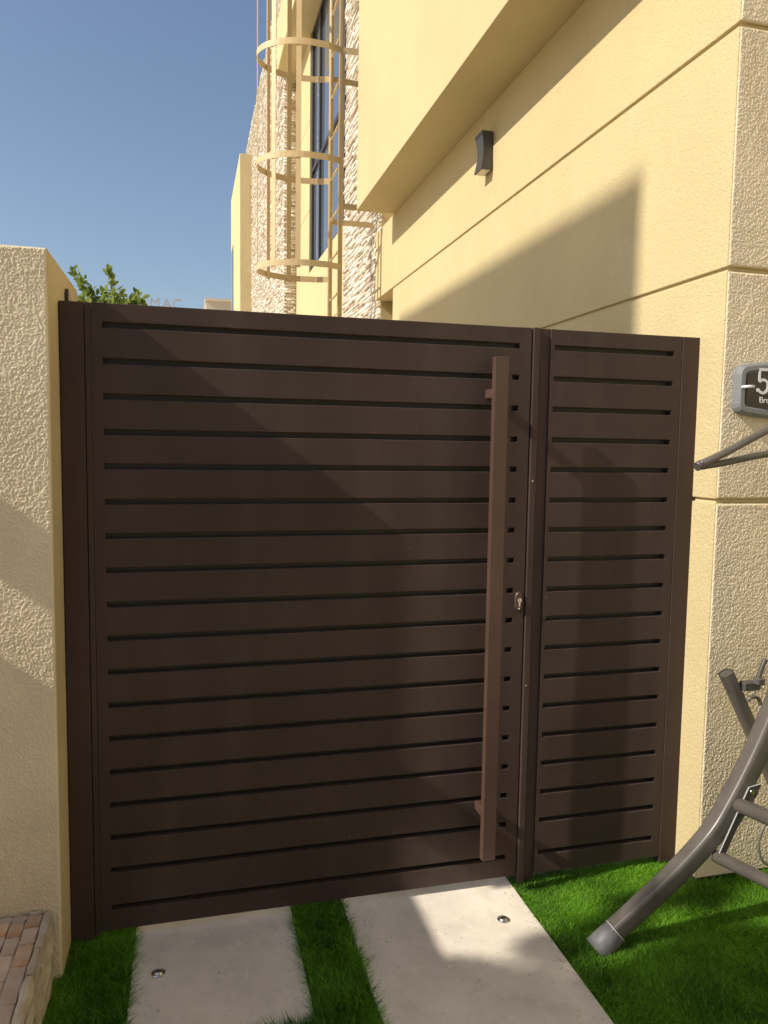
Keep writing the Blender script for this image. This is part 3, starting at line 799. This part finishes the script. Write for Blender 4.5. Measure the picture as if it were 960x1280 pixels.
# ================================================================== FAR BUILDINGS
fb = empty('far_building', (6, 82, 0)); tag(fb, 'pale beige flat roofed building far behind the gate top', 'building')
box('wall', 2.4, 14, 80, 95, 0, 16.7, M_beige_far, fb)
box('parapet', 2.3, 14, 79.8, 95.1, 16.7, 17.0, M_beige_far, fb)
sb = empty('sign_building', (-3, 84, 0)); tag(sb, 'white distant building under grey rooftop letters', 'building')
box('wall', -12, 2.2, 82, 96, 0, 16.02, M_white_far, sb)
lt = empty('rooftop_sign', (-2.3, 81.8, 16.05)); tag(lt, 'grey rooftop sign letters AMAC against the sky above the gate', 'sign')
xx = -4.35
for chx, ww in (('D', 0), ('A', 1.0), ('M', 1.1), ('A', 1.1), ('C', 1.0)):
    if chx == 'D':
        text('D', xx-1.08, 16.02, 1.45, 81.8, M_letters, lt, 'letter', ext=.12, off=.0); continue
    text(chx, xx, 16.02, 1.45, 81.8, M_letters, lt, 'letter', ext=.12, off=.0)
    xx += {'A': 1.02, 'M': 1.30, 'C': 1.0}[chx]
for _x in (-5.0, -3.9, -2.8, -1.7, -.6): box('sign_leg', _x, _x+.06, 81.85, 81.9, 15.9, 16.2, M_letters, lt)

# ================================================================== LEFT OUT OF FRAME: things whose shadows show, then two houses added for their reflected light
bwall = box('boundary_wall', -1.75, -1.50, -3.2, 3.0, -0.05, 2.115, M_rough); tag(bwall, 'cream stucco boundary wall running along the left of the path', 'wall')
rl = empty('wall_rail', (-1.53, 0.2, 2.115)); tag(rl, 'horizontal rail raised on posts above the boundary wall', 'rail')
box('rail_beam', -1.56, -1.50, -0.49, 1.4, 2.405, 2.612, M_timber, rl)
for y in (0.6, 1.2): box('rail_post', -1.55, -1.51, y, y+.04, 2.117, 2.403, M_timber, rl)
nh = empty('neighbour_house', (-11, 1.2, 0)); tag(nh, 'tall plain cream neighbouring house to the left of the gate', 'house')
box('wall', -14, -8.0, -1.1, 3.0, -0.05, 10.9, M_stucco, nh)
box('parapet', -14.03, -7.98, -1.1, 3.0, 10.9, 11.0, M_stucco, nh)
tr = empty('garden_tree', (-4.6, -2.6, 0)); tag(tr, 'broad leafy tree standing left of the path in front of the gate', 'tree')
tube('trunk', smoothpath([(-4.6, -2.7, -.05), (-4.55, -2.75, 1.5), (-4.6, -2.6, 3.0), (-4.5, -2.5, 4.6)], 4), .13, M_bark, tr, n=10, scale=None)
rr2 = np.random.default_rng(8); cs = []
for i in range(70):
    cs.append((-4.6+rr2.uniform(-.9, .9), rr2.uniform(-3.6, -1.80), rr2.uniform(4.0, 5.12), rr2.uniform(.28, .40)))
for i in range(10):
    cs.append((-4.6+rr2.uniform(-.6, .6), -1.60+rr2.uniform(-.05, .05), rr2.uniform(4.3, 5.3), rr2.uniform(.09, .16)))
leafcloud('crown', M_treeleaf, tr, cs, 26000, .11, 12)
sp_ = [(-4.6+rr2.uniform(-.1, .1), rr2.uniform(-1.40, -1.27), rr2.uniform(4.45, 4.9), rr2.uniform(.03, .07)) for i in range(9)]
sp_ += [(-4.6+rr2.uniform(-.2, .2), rr2.uniform(-1.36, -1.18), rr2.uniform(4.95, 5.5), rr2.uniform(.05, .09)) for i in range(8)]
leafcloud('twigs', M_treeleaf, tr, sp_, 1100, .06, 19)
for i in range(7):
    c = cs[i*6]; tube('branch', [(-4.55, -2.6, 3.2+i*.15), ((c[0]-4.55)/2, (c[1]-2.6)/2, (c[2]+3.4)/2), c[:3]], .035, M_bark, tr, n=6)

t2 = empty('tall_tree', (-5.5, -2.3, 0)); tag(t2, 'tall slender tree rising behind the garden tree on the left', 'tree')
tube('trunk', smoothpath([(-5.5, -2.3, -.05), (-5.55, -2.35, 3.5), (-5.5, -2.3, 7), (-5.5, -2.2, 9.2)], 4), .14, M_bark, t2, n=10)
cs = [(-5.5+rr2.uniform(-.5, .5), rr2.uniform(-3.0, -1.80), rr2.uniform(8.9, 10.6), rr2.uniform(.25, .35)) for i in range(36)]
leafcloud('crown', M_treeleaf, t2, cs, 9000, .12, 15)
oh = empty('light_shaping_house', (2, -10, 0)); tag(oh, 'unseen cream house added behind the camera to shape light on the gate', 'house')  # added out of view to shape the ambient light from behind
box('wall', -5, 13, -14, -9.0, -0.05, 3.2, M_stucco, oh)
box('parapet', -5.05, 13.05, -14.05, -8.95, 3.202, 3.4, M_stucco, oh)
for x0 in (-3, 1.5, 6, 10):
    f = box('window', x0, x0+1.6, -8.99, -8.95, 0.9 if x0 != 1.5 else 0.0, 2.3, M_frame, oh)
    box('pane', x0+.06, x0+1.54, -8.948, -8.945, 0.96, 2.24, M_glass, f)

gh = empty('bounce_wing', (6, -4, 0)); tag(gh, 'unseen cream wing added right of the swing to bounce sunlight', 'house')  # added out of view as a sunlit bounce surface for slabs and pillar
box('wall', 5.2, 9.0, -8.8, -0.16, -0.05, 6.0, M_stucco, gh)
f = box('window', 5.17, 5.199, -6.4, -4.2, 0.0, 2.3, M_frame, gh)
box('pane', 5.165, 5.169, -6.34, -4.26, 0.08, 2.24, M_glass, f)
